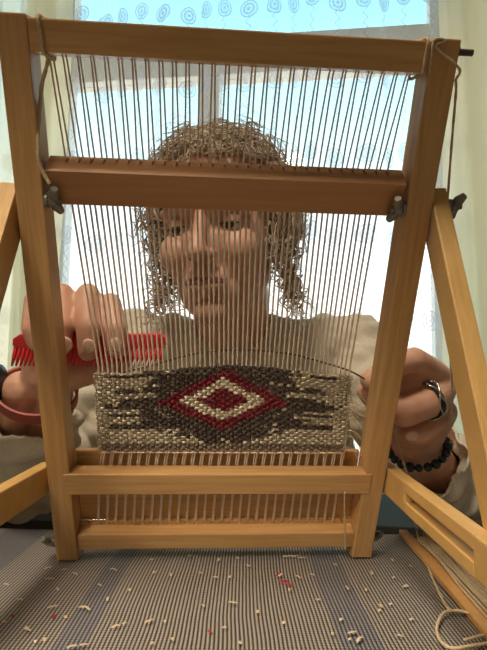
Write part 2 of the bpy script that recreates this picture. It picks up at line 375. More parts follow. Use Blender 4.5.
b_ = bmesh.new(); box(b_, I4, (-TX, TY0, -.032), (TX, TY1, -.003), .004); obj('tabletop', b_, wood_t, tw)
for sx_ in (-1, 1):
    for yy in (TY0 + .04, TY1 - .09):
        b_ = bmesh.new(); x0 = sx_ * (TX - .06); box(b_, I4, (x0 - .025, yy, ZF), (x0 + .025, yy + .05, -.032), .004); obj('leg', b_, wood_t, tw)
bm = bmesh.new(); uvl = bm.loops.layers.uv.new('UVMap'); nx, ny = 170, 130; g = []
RX0, RX1, RY0, RY1 = -.58, .58, -.2, TY1 + .003
def cloth_z(x, y):
    z = .0008 * noise.noise(Vector((x * 9, y * 9, 1))) + .0004
    return z if y < .465 else z
for i in range(nx + 1):
    col = []
    for j in range(ny + 1):
        x = RX0 + (RX1 - RX0) * i / nx; y = RY0 + (RY1 - RY0) * j / ny
        yy = y
        z = cloth_z(x, y) - .0012
        if j == ny: z -= .02
        col.append((bm.verts.new((x + .003 * noise.noise(Vector((x * 4, y * 4, 7))), yy, z)), x, y))
    g.append(col)
for i in range(nx):
    for j in range(ny):
        q4 = (g[i][j], g[i + 1][j], g[i + 1][j + 1], g[i][j + 1]); f = bm.faces.new([a_[0] for a_ in q4])
        for l, a_ in zip(f.loops, q4): l[uvl].uv = (a_[1], a_[2])
me = bpy.data.meshes.new('runner'); bm.to_mesh(me); bm.free()
tag(obj('table_runner', me, M_runner, smooth=180), 'grey and blue ribbed woven runner covering the table under the loom', 'table runner')

# ------------------------------------------------------------------ the loom
lt = V(-.021, -.188, .417); lu = V(.997, -.020, .070).normalized(); lv = V(.045, .930, -.365); lv = (lv - lu * lv.dot(lu)).normalized()
U_, V_ = c2w(lu), c2w(lv); W_ = U_.cross(V_); O_ = CAM + c2w(lt)
LF = Matrix(((U_[0], V_[0], W_[0], O_[0]), (U_[1], V_[1], W_[1], O_[1]), (U_[2], V_[2], W_[2], O_[2]), (0, 0, 0, 1)))
LFi = LF.inverted()
def L(px, py, w=0.0):
    o = LFi @ CAM; d = LFi.to_3x3() @ ray(px, py); s_ = (w - o[2]) / d[2]; return o + d * s_
def LP(px, py, w=0.0): return LF @ L(px, py, w)
loom = empty('tapestry_loom', LF); tag(loom, 'small upright beech tapestry loom leaning on two struts, strung with a half-woven piece', 'loom')
LH, PW, PD = .3745, .016, .020
for s_ in (-1, 1):
    bm = bmesh.new(); x0, x1 = (-.126, -.110) if s_ < 0 else (.110, .126)
    box(bm, I4, (x0, 0, -PD), (x1, LH + .001, 0), .0009)
    for v_ in bm.verts:
        if v_.co[1] < .002:                                             # foot sawn level with the table, outer corner rounded
            v_.co[1] += 0
    bm.transform(LF)
    for v_ in bm.verts:
        lc = LFi @ v_.co
        if lc[1] < .01:
            k = (v_.co[2] - .0008) / V_[2]; v_.co -= V_ * k
    obj('side_post', bm, wood_v, loom)
def bar(name, xa, xb, va, vb, wa, wb, mat=wood_h, bev=.0009):
    bm = bmesh.new(); box(bm, I4, (xa, va, wa), (xb, vb, wb), bev); bm.transform(LF); return obj(name, bm, mat, loom)
bar('top_beam', -.1098, .1098, .3575, .3738, -.019, -.0002)
bar('front_bar', -.1145, .1155, .0647, .083, -.0105, .0008)
bar('rear_board', -.1098, .1098, .022, .0905, -.0225, -.0185)
bb = bmesh.new(); box(bb, I4, (-.1098, .0086, -.0185), (.1098, .0229, -.003), .0008); 
hu = [-.1027 + i * .00705 for i in range(30)]; ee = [-.1098] + [q_ for x in hu for q_ in (x - .0010, x + .0010)] + [.1098]
for a_, b2 in zip(ee[::2], ee[1::2]): box(bb, I4, (a_, .0228, -.0184), (b2, .0262, -.0142))
bb.transform(LF); obj('bottom_beam', bb, wood_h, loom)
# heddle bar: tilted, its top edge cut by a row of slots
NP = 28
ft = L(230, 176, 0); fb = L(230, 210.5, -.014); rt = L(230, 163, -.013)
bm = bmesh.new()
xA, xB = -.1075, .1075
mid = ft.lerp(rt, .52)
def prism(bm, xa, xb, prof):
    n_ = len(prof); A_ = [bm.verts.new((xa, *p)) for p in prof]; B_ = [bm.verts.new((xb, *p)) for p in prof]
    for i in range(n_): bm.faces.new((A_[i], A_[(i + 1) % n_], B_[(i + 1) % n_], B_[i]))
    bm.faces.new(A_[::-1]); bm.faces.new(B_)
prism(bm, xA, xB, [(ft[1] - .0012, ft[2]), (ft[1] - .0001, ft[2] - .0012), (mid[1], mid[2]), (mid[1] - .0035, mid[2] - .0005), (rt[1] - .0012, rt[2]), (rt[1] - .010, -.0170), (fb[1] + .006, -.0205), (fb[1] + .001, -.0205), (fb[1], -.0195), (fb[1], -.0150), (fb[1] + .0008, -.0138)])
sp_ = (.0984 + .0993) / 27.5
slots = [-.0993 + .002 + (i + .1) * sp_ for i in range(NP)]
edges = [xA] + [q_ for x in slots for q_ in (x - .0008, x + .0008)] + [xB]
for a_, b2 in zip(edges[::2], edges[1::2]):
    prism(bm, a_, b2, [(mid[1], mid[2]), (rt[1], rt[2]), (rt[1] - .0014, rt[2]), (mid[1] - .0036, mid[2] - .0004)])
lp = mid.lerp(rt, .78)
prism(bm, xA, xB, [(lp[1], lp[2]), (rt[1], rt[2]), (rt[1] - .0014, rt[2]), (lp[1] - .0020, lp[2])])
bm.transform(LF); obj('heddle_bar', bm, wood_d, loom)

def bolt(u, v, w, s_, wing, ln=.012):
    """metal bolt along u with a wing nut"""
    bm = bmesh.new(); p0 = LF @ Vector((u, v, w)); p1 = LF @ Vector((u + s_ * ln, v, w))
    tube(bm, [p0, p1], .0019, 10); tube(bm, [p0, p0 + (p1 - p0) * .22], .0045, 14)
    o = obj('bolt', bm, M_metal if wing else M_dmetal, loom, smooth=40)
    if wing:
        bm = bmesh.new(); c0 = p0.lerp(p1, .28); c1 = p0.lerp(p1, .75); tube(bm, [c0, c1], [.0045, .0034], 12)
        for k in (-1, 1):
            m0 = c0.lerp(c1, .4); d_ = (V_ * .8 + W_ * .6).normalized() * k
            tube(bm, [m0, m0 + d_ * .005 + (c1 - c0) * .3, m0 + d_ * .0095 + (c1 - c0) * .7], [.0024, .0034, .0022], 8)
        obj('wing_nut', bm, M_metal, o, smooth=50)
q = L(46, 200, -.004); bolt(-.1098, q[1], -.004, 1, True, .009)
q = L(407, 210, -.004); bolt(.1098, q[1], -.004, -1, True, .009)
q = L(455, 52, -.010); bolt(.126, q[1], -.010, 1, False, .012)
q = L(46, 541, -.008); bolt(-.126, q[1], -.008, -1, True, .012)
q = L(376, 534, -.014); bolt(.126, q[1], -.012, 1, True, .010)
bm = bmesh.new(); q = L(79, 520.5, -.016); q2 = L(101, 520.5, -.016); tube(bm, [LF @ Vector((q[0], q[1], -.0165)), LF @ Vector((q2[0] + .006, q[1], -.0165))], .0011, 8)
obj('warp_rod', bm, M_rod, loom, smooth=60)

# support struts on the outside of the posts
def strut(name, A_, B_, wdt, thk, s_, slot=False):
    A_, B_ = Vector(A_), Vector(B_); d_ = (B_ - A_); ln = d_.length; d_.normalize(); x_ = Vector((1, 0, 0)); z_ = x_.cross(d_).normalized(); x_ = d_.cross(z_).normalized()
    M_ = Matrix(((x_[0], d_[0], z_[0], A_[0]), (x_[1], d_[1], z_[1], A_[1]), (x_[2], d_[2], z_[2], A_[2]), (0, 0, 0, 1)))
    bm = bmesh.new(); h = wdt / 2
    if not slot: box(bm, M_, (-thk / 2, -.011, -h), (thk / 2, ln + .01, h), .0012)
    else:
        box(bm, M_, (-thk / 2, -.011, -h), (thk / 2, .052, h), .0012)
        box(bm, M_, (-thk / 2, .0515, h * .28), (thk / 2, ln - .012, h), .0008); box(bm, M_, (-thk / 2, .0515, -h), (thk / 2, ln - .012, -h * .28), .0008)
        box(bm, M_, (-thk / 2, ln - .0125, -h), (thk / 2, ln + .01, h), .0012)
    o = obj(name, bm, wood_s, loom); return M_
for s_ in (-1, 1):
    uo = s_ * .1325
    A_ = LF @ Vector((uo, L(25 if s_ < 0 else 425, 211 if s_ < 0 else 214)[1], -.010)); Bm = LF @ Vector((uo, L(46, 487)[1], -.009))
    fwd = A_ + Vector((0, -.085, -(A_[2] - .014))); strut('support_strut', A_, (A_[0] + s_ * .010, fwd[1], .012), .021, .011, s_)
    e2 = A_.lerp(Vector((A_[0] + s_ * .010, fwd[1], .012)), .77)
    strut('base_strut', (Bm[0] + s_ * .0005, Bm[1], Bm[2]), (Bm[0] + s_ * .0035, e2[1] - .01, Bm[2] - .006), .021, .010, s_, slot=(s_ > 0))
    pv = LFi @ A_
    if s_ > 0: bolt(.139, pv[1] + .004, pv[2], 1, True, .010)

# ------------------------------------------------------------------ the warp
warp = empty('warp', LF); tag(warp, 'pale cotton warp threads stretched on the loom between its top and bottom beams', 'warp')
rr = random.Random(3); NT = NP * 2
tT0, tT1 = L(50, 60, -.011), L(409, 78, -.011)
for k in range(NT):
    p_ = k // 2; f = k / (NT - 1); fp = p_ / (NP - 1)
    ut = tT0[0] + .001 + (tT1[0] - tT0[0] - .002) * fp + (.0009 if k % 2 else -.0009) + rr.uniform(-.0003, .0003)
    ub = -.0993 + (.0984 + .0993) * f + rr.uniform(-.0004, .0004)
    uw = -.0872 + (.0912 + .0872) * f + rr.uniform(-.0003, .0003)
    uw2 = -.0875 + (.0950 + .0875) * fp + (.0009 if k % 2 else -.0009)
    uh = -.09565 + .00705 * p_ + (.0004 if k % 2 else -.0004)
    ww = -.0135 if k % 2 else -.0160
    pts = [(ut, .3572, -.0095), (ut, .3558, -.011), (ub, .301, ww), (ub, .276, -.0222), (uw, .165, -.0135), (uw2, .093, -.0135), (uh * .6 + (uw2 - (.0009 if k % 2 else -.0009)) * .4 + (.0003 if k % 2 else -.0003), .065, -.0145), (uh, .0265, -.0155), (uh, .022, -.0165)]
    bm = bmesh.new(); tube(bm, [LF @ Vector(p) for p in pts], [.00052, .00052, .00056, .00070, .00070, .00064, .0006, .0006, .0005], 6, cap=False); obj('warp_thread', bm, M_warp, warp, smooth=180)

# cords tied round the top beam
def cord(name, pts, r, mat, label, cat='yarn', n=6, group=None, parent=None, twist=True, sides=7):
    pp = catmull(pts, n); bm = bmesh.new()
    tube(bm, pp, [r * (1 + .14 * math.sin(i * 2.1)) for i in range(len(pp))] if twist else r, sides)
    o = obj(name, bm, mat, parent, smooth=180)
    if parent is None: tag(o, label, cat, group)
    return o
def wrap(u, lean):   # loop of cord round the top beam
    f = [(u, .3572, .0009), (u - lean * .5, .3655, .0011), (u - lean, .3742, .0009), (u - lean, .3748, -.009), (u - lean, .3745, -.0203), (u, .366, -.0205), (u, .3565, -.0202), (u, .3562, -.009), (u, .3572, .0009)]
    return [LF @ Vector(p) for p in f]
uL = L(43, 40)[0]
pts = wrap(uL, .0015) + [LP(48, 60, -.004), LP(42, 85, -.006), LP(39, 120, -.004), LP(38, 150, 0.002), LP(40, 165, .003), LP(45, 176, .0035), LP(50, 184, .004)]
cord('tie_cord', pts, .0011, M_cord, 'cream cord tied round the left end of the top beam, with a short frayed end', 'cord')
uR = L(425, 55)[0]
for k, du in enumerate((0, .0035)):
    pts = wrap(uR + du, .0)
    if k == 1: pts = wrap(uR + du, 0)[:3] + [LF @ Vector((uR + .010, .3742, .0008)), LF @ Vector((.1115, .3705, .0012)), LF @ Vector((.1268, .3610, .0012)), LF @ Vector((.1275, .355, -.002)), LP(456, 92, -.012), LP(452, 140, -.016), LP(447, 210, -.020), LP(445, 255, -.022), LP(447, 290, -.022), LP(449, 340, -.024), LP(452, 380, -.026), LP(452, 410, -.030), LP(447, 428, -.034)]
    cord('tie_cord', pts, .0010 if k == 0 else .0008, M_cord, ('cream cord looped twice round the right end of the top beam' if k == 0 else 'long cream cord running from the top right corner down beside the post'), 'cord')
cord('yarn_end', [LP(345, 492, .0012), LP(344.5, 505, .001), LP(345, 530, .0012), LP(345.5, 551, .001)], .0006, M_cord, 'single pale yarn end hanging over the bottom beam near the right post', 'yarn')

# ------------------------------------------------------------------ the woven piece
tap = empty('tapestry', LF @ Matrix.Translation((0, .095, -.0135))); tag(tap, 'half-finished tapestry with maroon and cream diamond on a beige and dark ground', 'tapestry')
NR = 31
def hsh(a_, b2): return random.Random(a_ * 7919 + b2 * 104729).random()
def colour(s_, r_, c, row):
    X = s_ * 247 + 101; Y = 368 + (r_) * 83                          # pattern in millimetre-like units
    dx, dy = (X - 223), (Y - 400); j = (hsh(row, 1) - .5) * 3
    if Y > 442: return 'brown'
    dd = abs(dx) + abs(dy) * 2.25
    if dd < 20: return 'maroon'
    if dd < 26: return 'maroon'
    if dd < 46: return 'cream'
    if dd < 66: return 'maroon'
    lim = 62 + 26 * hsh(row // 2, 5) + (22 if abs(dy) < 6 else 0) + 24 * (1 if (row // 2) % 3 == 0 else 0) * (1 - abs(dy) / 45) - max(0, abs(dy) - 24) * 2.6
    if abs(dx) < lim: return 'beige' if abs(dx) > lim - 26 and hsh(c, row) < .22 else 'dark'
    if dx > 78 and dx < 104 and 2 < dy < 7: return 'dark'
    if hsh(row, 9) < .12 and abs(dx) < 112: return 'dark'
    return 'beige' if hsh(c, row) < .93 else 'cream'
bms = {k: bmesh.new() for k in M_w}
def topv(s_): return .1590 + .0078 * math.exp(-((s_ - .55) / .30) ** 2) + .0004 * math.sin(s_ * 40)
for row in range(NR):
    r_ = (row + .5) / NR
    for c in range(NT):
        s_ = (c + .5) / NT; tv = topv(s_); bv = .0945
        if row % 2 != c % 2 and False: continue
        k = colour(s_, r_, c, row)
        e = (hsh(row, 77) - .5) * .0016
        uu = (-.0885 + (.0912 + .0885) * s_ + (.0035) * r_ * s_) + e + .0002 * (hsh(c, row + 300) - .5)
        vv = tv + (bv - tv) * r_; up = (row + c) % 2
        cen = Vector((uu, vv, -.0122 if up else -.0130)); du = .00205 if up else .0017; dv = (tv - bv) / NR * .62; dz = .0013 if up else .0009
        b_ = bms[k]; tilt = .0001
        ring = [(-1, 0, -.25), (-.6, .8, .0), (.6, .8, .0), (1, 0, -.25), (.6, -.8, .0), (-.6, -.8, .0)]
        vs = [b_.verts.new(LF @ (cen + Vector((x * du, y * dv, z * dz)))) for x, y, z in ring]
        tp = [b_.verts.new(LF @ (cen + Vector((x * du * .5, y * dv * .45, dz)))) for x, y, z in ring]
        bt = b_.verts.new(LF @ (cen + Vector((0, 0, -.0016))))
        for i in range(6): b_.faces.new((vs[i], vs[(i + 1) % 6], tp[(i + 1) % 6], tp[i])); b_.faces.new((bt, vs[(i + 1) % 6], vs[i]))
        b_.faces.new(tp)
for k, b_ in bms.items(): tag(obj('weft_' + k, b_, M_w[k], tap, smooth=60), kind='stuff')
b_ = bmesh.new(); box(b_, LF, (-.0880, .0955, -.0148), (.0930, .1585, -.0138), .0003); obj('backing_weft', b_, M_w['brown'], tap)
# selvedge loops, the fuzzy right edge, and the twined cream row along the bottom
b_ = bmesh.new()
for row in range(NR):
    for s_ in (0, 1):
        r_ = (row + .5) / NR; vv = topv(s_) + (.0945 - topv(s_)) * r_; uu = -.0885 if s_ == 0 else .0915 + .0035 * r_
        o_ = -1 if s_ == 0 else 1; ex = .0012 + .0016 * hsh(row, s_ + 40)
        tube(b_, [LF @ Vector((uu, vv + .0008, -.0125)), LF @ Vector((uu + o_ * ex, vv + .0002, -.012)), LF @ Vector((uu + o_ * ex * .7, vv - .0008, -.0128)), LF @ Vector((uu, vv - .0010, -.013))], .0006, 5)
tag(obj('selvedge', b_, M_w['beige'], tap, smooth=180), kind='stuff')
b_ = bmesh.new()
for c in range(NP):
    u0 = -.0885 + (.0955 + .0885) * (c + .5) / NP; w_ = (.0955 + .0885) / NP / 2
    tube(b_, [LF @ Vector((u0 - w_, .0935, -.0118)), LF @ Vector((u0, .0943, -.0108)), LF @ Vector((u0 + w_, .0935, -.0118))], .00055, 5)
obj('twined_row', b_, M_w['cream'], tap, smooth=180)
b_ = bmesh.new(); rr = random.Random(5)
for i in range(26):
    p0 = L(348 + rr.uniform(-1, 1), rr.uniform(392, 450), -.012); e = Vector((rr.uniform(.004, .013), -rr.uniform(.002, .012), rr.uniform(-.004, .003)))
    tube(b_, [LF @ q_ for q_ in catmull([p0, p0 + e * .4 + Vector((0, .002, 0)), p0 + e * .8, p0 + e + Vector((rr.uniform(-.002, .002), rr.uniform(-.003, .001), 0))], 4)], .0003, 4)
tag(obj('fringe', b_, M_w['cream'], tap, smooth=180), kind='stuff')
bow = catmull([LP(120, 373, -.0155), LP(150, 366, -.018), LP(185, 356, -.018), LP(218, 351, -.018), LP(250, 350, -.018), LP(290, 354, -.018), LP(325, 363, -.019), LP(350, 371, -.022), LP(366, 380, -.027)], 6)
b_ = bmesh.new(); tube(b_, bow, .00065, 6); tag(obj('weft_yarn', b_, M_dweft, smooth=180), 'thin dark weft yarn arching over the tapestry to the fingertips of the right hand', 'yarn')

# ------------------------------------------------------------------ the weaver
def P3(*a): return P(*a)
HC = P(221, 233, .655)
HM = Matrix.Translation(HC) @ Matrix.Rotation(math.radians(-13), 4, 'Z') @ Matrix.Rotation(math.radians(7), 4, 'X') @ Matrix.Rotation(math.radians(-3), 4, 'Y')
def H(x, y, z): return HM @ Vector((x, y, z))
person = empty('person', (0, .82, -.30)); tag(person, 'seated weaver with curly hair and cream shirt working behind the loom', 'person')
bm = bmesh.new()
def ell(c, r): ball(bm, (0, 0, 0), 1, 24, 16, HM @ Matrix.Translation(c) @ Matrix.Diagonal((*r, 1)))
ell((0, .015, .035), (.073, .093, .085)); ell((0, -.026, -.018), (.062, .060, .082)); ell((0, -.034, -.072), (.046, .046, .040)); ell((0, -.070, -.098), (.020, .016, .016))
ell((0, .02, -.04), (.058, .06, .06))
for s_ in (-1, 1):
    ell((s_ * .034, -.058, -.030), (.026, .026, .026)); ell((s_ * .070, .012, -.008), (.009, .019, .031)); ell((s_ * .0105, -.094, -.036), (.0075, .009, .0065))
    capsule(bm, [H(s_ * .044, -.066, .017), H(s_ * .012, -.082, .020)], [.010, .011])
capsule(bm, [H(0, -.084, .006), H(0, -.096, -.016), H(0, -.104, -.034)], [.0075, .008, .0105])
ell((0, -.078, -.064), (.026, .014, .018))
neckb = P(232, 335, .770)
capsule(bm, [H(0, .03, -.055), neckb, neckb + Vector((0, .02, -.08))], [.050, .056, .07], 18)
shL, shR = P(135, 352, .775), P(348, 356, .765)
chest = neckb + Vector((0, .02, -.15)); hip = Vector((neckb[0], .84, -.26))
capsule(bm, [shL, neckb + Vector((0, 0, -.05)), shR], [.040, .055, .040]); capsule(bm, [chest + Vector((-.06, 0, 0)), hip + Vector((-.05, 0, 0))], [.075, .085]); capsule(bm, [chest + Vector((.06, 0, 0)), hip + Vector((.05, 0, 0))], [.075, .085])
elL, elR = P(24, 470, .60), P(448, 496, .60)
wrL, wrR = LP(38, 390, -.085), LP(417, 446, -.075)
capsule(bm, [shL, elL], [.040, .034]); capsule(bm, [shR, elR], [.040, .034])
lat = (U_ * 1.0)
for wr, el in ((wrL, elL), (wrR, elR)):
    k = .0135 if wr is wrL else .0075
    for s_ in (-1, 1): capsule(bm, [wr + lat * s_ * k, wr.lerp(el, .35) + lat * s_ * k, el], [.0165, .0205, .032])
# hand on the comb (viewer's left)
FL = dict(index=[(108, 336, -.080), (110, 304, -.060), (115, 328, -.041), (117, 349, -.036)], middle=[(84, 330, -.084), (88, 295, -.061), (88, 326, -.040), (88, 351, -.035)],
          ring=[(60, 332, -.084), (62, 295, -.061), (61, 326, -.042), (61, 346, -.038)], pinky=[(40, 338, -.082), (36, 300, -.062), (32, 328, -.048), (36, 342, -.045)])
RL = dict(index=[.0100, .0088, .0088, .0074], middle=[.0104, .0092, .0090, .0076], ring=[.0102, .0092, .0090, .0076], pinky=[.0098, .0086, .0080, .0068])
for k, f in FL.items():
    capsule(bm, [LP(*p) for p in f], RL[k]); capsule(bm, [LP(*f[0]), wrL.lerp(LP(*f[0]), .12)], [.0115, .0150])
capsule(bm, [LP(48, 376, -.084), LP(74, 372, -.076), LP(98, 369, -.068), LP(121, 362, -.062)], [.0180, .0150, .0110, .0080])
# hand holding the weft (viewer's right)
FR = dict(index=[(434, 374, -.062), (414, 360, -.044), (390, 366, -.034), (369, 380, -.030)], middle=[(440, 390, -.060), (428, 402, -.036), (404, 412, -.026), (388, 404, -.030)],
          ring=[(443, 412, -.066), (436, 422, -.042), (420, 434, -.032), (408, 436, -.033)], pinky=[(434, 426, -.075), (426, 436, -.064), (412, 440, -.060), (402, 438, -.060)])
RR_ = dict(index=[.0125, .0105, .0092, .0074], middle=[.0135, .0130, .0122, .0095], ring=[.0115, .0105, .0092, .0080], pinky=[.010, .009, .008, .007])
for k, f in FR.items():
    capsule(bm, [LP(*p) for p in f], RR_[k]); capsule(bm, [LP(*f[0]), wrR + lat * .004], [.0125, .0155])
capsule(bm, [LP(410, 432, -.080), LP(394, 420, -.062), LP(380, 406, -.047), LP(367, 392, -.036)], [.0155, .0130, .0105, .0080])
capsule(bm, [LP(425, 392, -.068), LP(415, 425, -.074)], [.014, .016]); capsule(bm, [LP(436, 378, -.066), LP(408, 384, -.052), LP(386, 390, -.046)], [.014, .0135, .011])
me = remesh(bm, .00185, 3, .5)
co = getco(me); hmi = np.array(HM.inverted()); h = co @ hmi[:3, :3].T + hmi[:3, 3]
fw = np.array(HM.to_3x3())
near = (np.abs(h[:, 0]) < .1) & (h[:, 1] < 0) & (np.abs(h[:, 2]) < .13)
d_ = np.zeros_like(h)
def push(c, sg, vec):
    c = np.array(c); g_ = np.exp(-(((h - c) / np.array(sg)) ** 2).sum(1)) * near
    d_[:] += g_[:, None] * np.array(vec)
for s_ in (-1, 1):
    push((s_ * .031, -.086, .000), (.017, .03, .012), (0, .011, 0)); push((s_ * .024, -.085, -.045), (.008, .02, .016), (s_ * -.0, .004, 0)); push((s_ * .031, -.07, -.012), (.016, .02, .004), (0, -.003, 0))
push((0, -.09, -.0655), (.024, .02, .003), (0, .005, 0)); push((0, -.088, -.060), (.018, .02, .004), (0, -.003, 0)); push((0, -.088, -.072), (.016, .02, .005), (0, -.004, 0)); push((0, -.085, -.084), (.02, .02, .005), (0, .004, 0))
co = co + d_ @ fw.T; setco(me, co)
body = obj('body', me, M_skin, person, smooth=180)
for s_ in (-1, 1):
    b_ = bmesh.new(); ball(b_, H(s_ * .031, -.0655, .001), .0120, 20, 14); e_ = obj('eye', b_, M_white, person, smooth=180)
    b_ = bmesh.new(); ball(b_, (0, 0, 0), 1, 24, 18, HM @ Matrix.Translation((s_ * .031, -.0655, .001)) @ Matrix.Scale(.0129, 4))
    bmesh.ops.delete(b_, geom=[v_ for v_ in b_.verts if (lambda l: l[2] < -.0025 + .0)(HM.inverted() @ v_.co)], context='VERTS'); obj('eyelid', b_, M_skin, e_, smooth=180)
    b_ = bmesh.new(); ball(b_, (0, 0, 0), 1, 16, 8, HM @ Matrix.Translation((s_ * .031 - .001, -.0758, -.0035)) @ Matrix.Diagonal((.0055, .0018, .0055, 1))); obj('iris', b_, M_iris, e_, smooth=180)
    b_ = bmesh.new(); tube(b_, catmull([H(s_ * .019, -.0745, -.002), H(s_ * .026, -.0785, -.0015), H(s_ * .036, -.0785, -.0015), H(s_ * .043, -.0730, -.003)], 5), .0011, 6); obj('eyelash', b_, M_brow, e_, smooth=180)
    b_ = bmesh.new(); pp = catmull([H(s_ * .014, -.0925, .022), H(s_ * .028, -.0895, .0285), H(s_ * .042, -.079, .0275), H(s_ * .052, -.069, .020)], 5)
    tube(b_, pp, [.0014 + .0018 * math.sin(PI * i / (len(pp) - 1)) for i in range(len(pp))], 8); obj('eyebrow', b_, M_brow, person, smooth=180)
b_ = bmesh.new(); pp = catmull([H(-.024, -.0835, -.0655), H(-.010, -.0925, -.0615), H(0, -.0925, -.063), H(.010, -.0925, -.0615), H(.024, -.0835, -.0655)], 6); tube(b_, pp, [.0008 + .0014 * math.sin(PI * i / (len(pp) - 1)) for i in range(len(pp))], 8)
pp = catmull([H(-.023, -.083, -.067), H(0, -.0915, -.0715), H(.023, -.083, -.067)], 9); tube(b_, pp, [.0008 + .0019 * math.sin(PI * i / (len(pp) - 1)) for i in range(len(pp))], 8); obj('lips', b_, M_lip, person, smooth=180)
def nail(p, px, py, w, wx=.0048, hy=.0058):
    c = LP(px, py, w); b_ = bmesh.new(); ball(b_, (0, 0, 0), 1, 14, 8, Matrix.Translation(c) @ LF.to_3x3().to_4x4() @ Matrix.Rotation(p, 4, 'Z') @ Matrix.Diagonal((wx, hy, .0014, 1))); obj('fingernail', b_, M_nail, body, smooth=180)
nail(0, 89, 346, -.0282); nail(0, 116, 345, -.0294); nail(0, 66, 344, -.0315); nail(math.radians(85), 412, 436, -.0245, .0048, .0056)

# curly hair: a cap of hundreds of spiral locks
rr = random.Random(21); bm = bmesh.new()
def lock(bm, base, nrm, ln, rad, thick, turns, droop, npts):
    n_ = nrm.normalized(); a_ = n_.orthogonal().normalized(); b2 = n_.cross(a_); ph = rr.uniform(0, 6.3); pts = []
    for i in range(npts):
        f = i / (npts - 1); ang = ph + turns * 2 * PI * f; r_ = rad * min(1, f * 4 + .15)
        pts.append(base + n_ * ln * f + Vector((0, 0, -droop * f * f)) + (a_ * math.cos(ang) + b2 * math.sin(ang)) * r_)
    tube(bm, pts, [thick * (1 - .6 * i / npts) for i in range(npts)], 4, cap=False)
cnt = 0
HR = HM.to_3x3()
while cnt < 1250:
    t_ = rr.uniform(-1, 1); a_ = rr.uniform(0, 2 * PI); q_ = math.sqrt(1 - t_ * t_); d = Vector((q_ * math.cos(a_), q_ * math.sin(a_), t_))
    if t_ < -.75: continue
    p = Vector((d[0] * .074, .015 + d[1] * .094, .035 + d[2] * .086))
    if p[1] < -.020 and p[2] < .078 - .10 * max(0, abs(p[0]) - .035): 
        if not (abs(p[0]) > .066): continue
    if abs(p[0]) < .052 and p[1] < .02 and p[2] < .03: continue
    out = (d + Vector((0, 0, .15)) + Vector((rr.uniform(-.5, .5), rr.uniform(-.5, .5), rr.uniform(-.5, .5)))).normalized()
    fr = cnt % 5 == 0; wide = 1.0 + .45 * abs(d[0])
    lock(bm, HM @ p, HR @ out, rr.uniform(.016, .030) * wide * (1.5 if fr else 1), rr.uniform(.0055, .0105), .00045 if fr else rr.uniform(.0010, .0016), rr.uniform(1.6, 3.0), rr.uniform(.004, .022), 20); cnt += 1
for s_ in (-1, 1):                                                    # locks falling beside the cheeks to the shoulders
    for i in range(120):
        p = Vector((s_ * rr.uniform(.066, .084), rr.uniform(-.022, .06), rr.uniform(-.075, .05)))
        lock(bm, HM @ p, Vector((s_ * rr.uniform(.1, .6), rr.uniform(-.3, .2), -.8)), rr.uniform(.025, .05), rr.uniform(.004, .008), rr.uniform(.0008, .0014), rr.uniform(1.5, 3), .01, 18)
b2_ = bmesh.new(); ball(b2_, (0, 0, 0), 1, 28, 20, HM @ Matrix.Translation((0, .022, .040)) @ Matrix.Diagonal((.077, .094, .086, 1)))
bmesh.ops.delete(b2_, geom=[v_ for v_ in b2_.verts if (lambda l: l[1] < -.012 and l[2] < .075)(HM.inverted() @ v_.co)], context='VERTS')
m_ = bpy.data.meshes.new('t'); b2_.to_mesh(m_); b2_.free(); bm.from_mesh(m_)
obj('hair', bm, M_hair, person, smooth=180)

# shirt: thick linen, cut open at cuffs and neck
bm = bmesh.new()
capsule(bm, [shL, neckb + Vector((-.03, .01, -.045))], [.062, .068]); capsule(bm, [neckb + Vector((-.03, .01, -.045)), neckb + Vector((.03, .01, -.045))], [.068, .068]); capsule(bm, [neckb + Vector((.03, .01, -.045)), shR], [.068, .062])
for s_ in (-1, 1): capsule(bm, [chest + Vector((s_ * .085, 0, .02)), Vector((hip[0] + s_ * .085, hip[1], -.22))], [.095, .105])
capsule(bm, [chest + Vector((0, -.03, 0)), Vector((hip[0], hip[1] - .02, -.22))], [.095, .11])
cufL, cufR = wrL.lerp(elL, .17), wrR.lerp(elR, .19) + U_ * .003
capsule(bm, [shL, elL, cufL.lerp(elL, -.30)], [.060, .047, .0365]); capsule(bm, [shR, elR, cufR.lerp(elR, -.30)], [.060, .046, .0330])
me = remesh(bm, .0045, 4, .5)
co = getco(me); no = getno(me)
def folds(p):
    a_ = np.sin(p[:, 0] * 61 + 5 * np.sin(p[:, 2] * 23) + 3 * np.sin(p[:, 1] * 31)) * np.sin(p[:, 2] * 43 + p[:, 1] * 37 + 2 * np.sin(p[:, 0] * 27))
    c_ = np.sin(p[:, 0] * 130 + 4 * np.sin(p[:, 2] * 61 + 1)) * np.sin(p[:, 1] * 140 + p[:, 2] * 120)
    return a_ * .0062 + c_ * .0028
def seg_t(p, a, b):
    a = np.array(a); b = np.array(b); ab = b - a; t_ = np.clip(((p - a) @ ab) / (ab @ ab), 0, 1); return t_, np.linalg.norm(p - (a + t_[:, None] * ab), axis=1)
extra = np.zeros(len(co))
for (a_, c_) in ((elL, cufL), (elR, cufR)):
    t_, dd = seg_t(co, a_, c_); extra += np.where(dd < .07, np.sin(t_ * 34 + 2.5 * np.sin(co[:, 0] * 45) + 2 * np.sin(co[:, 2] * 55)) * .0048, 0)
co = co + no * (folds(co) + extra)[:, None]; setco(me, co)
bm = bmesh.new(); bm.from_mesh(me)
dele = []
dirL = ((cufL - elL).normalized() + Vector((0.15, 0, .35))).normalized(); dirR = ((cufR - elR).normalized() + Vector((-.60, 0, .05))).normalized()
nax = (H(0, .03, -.055) - neckb).normalized()
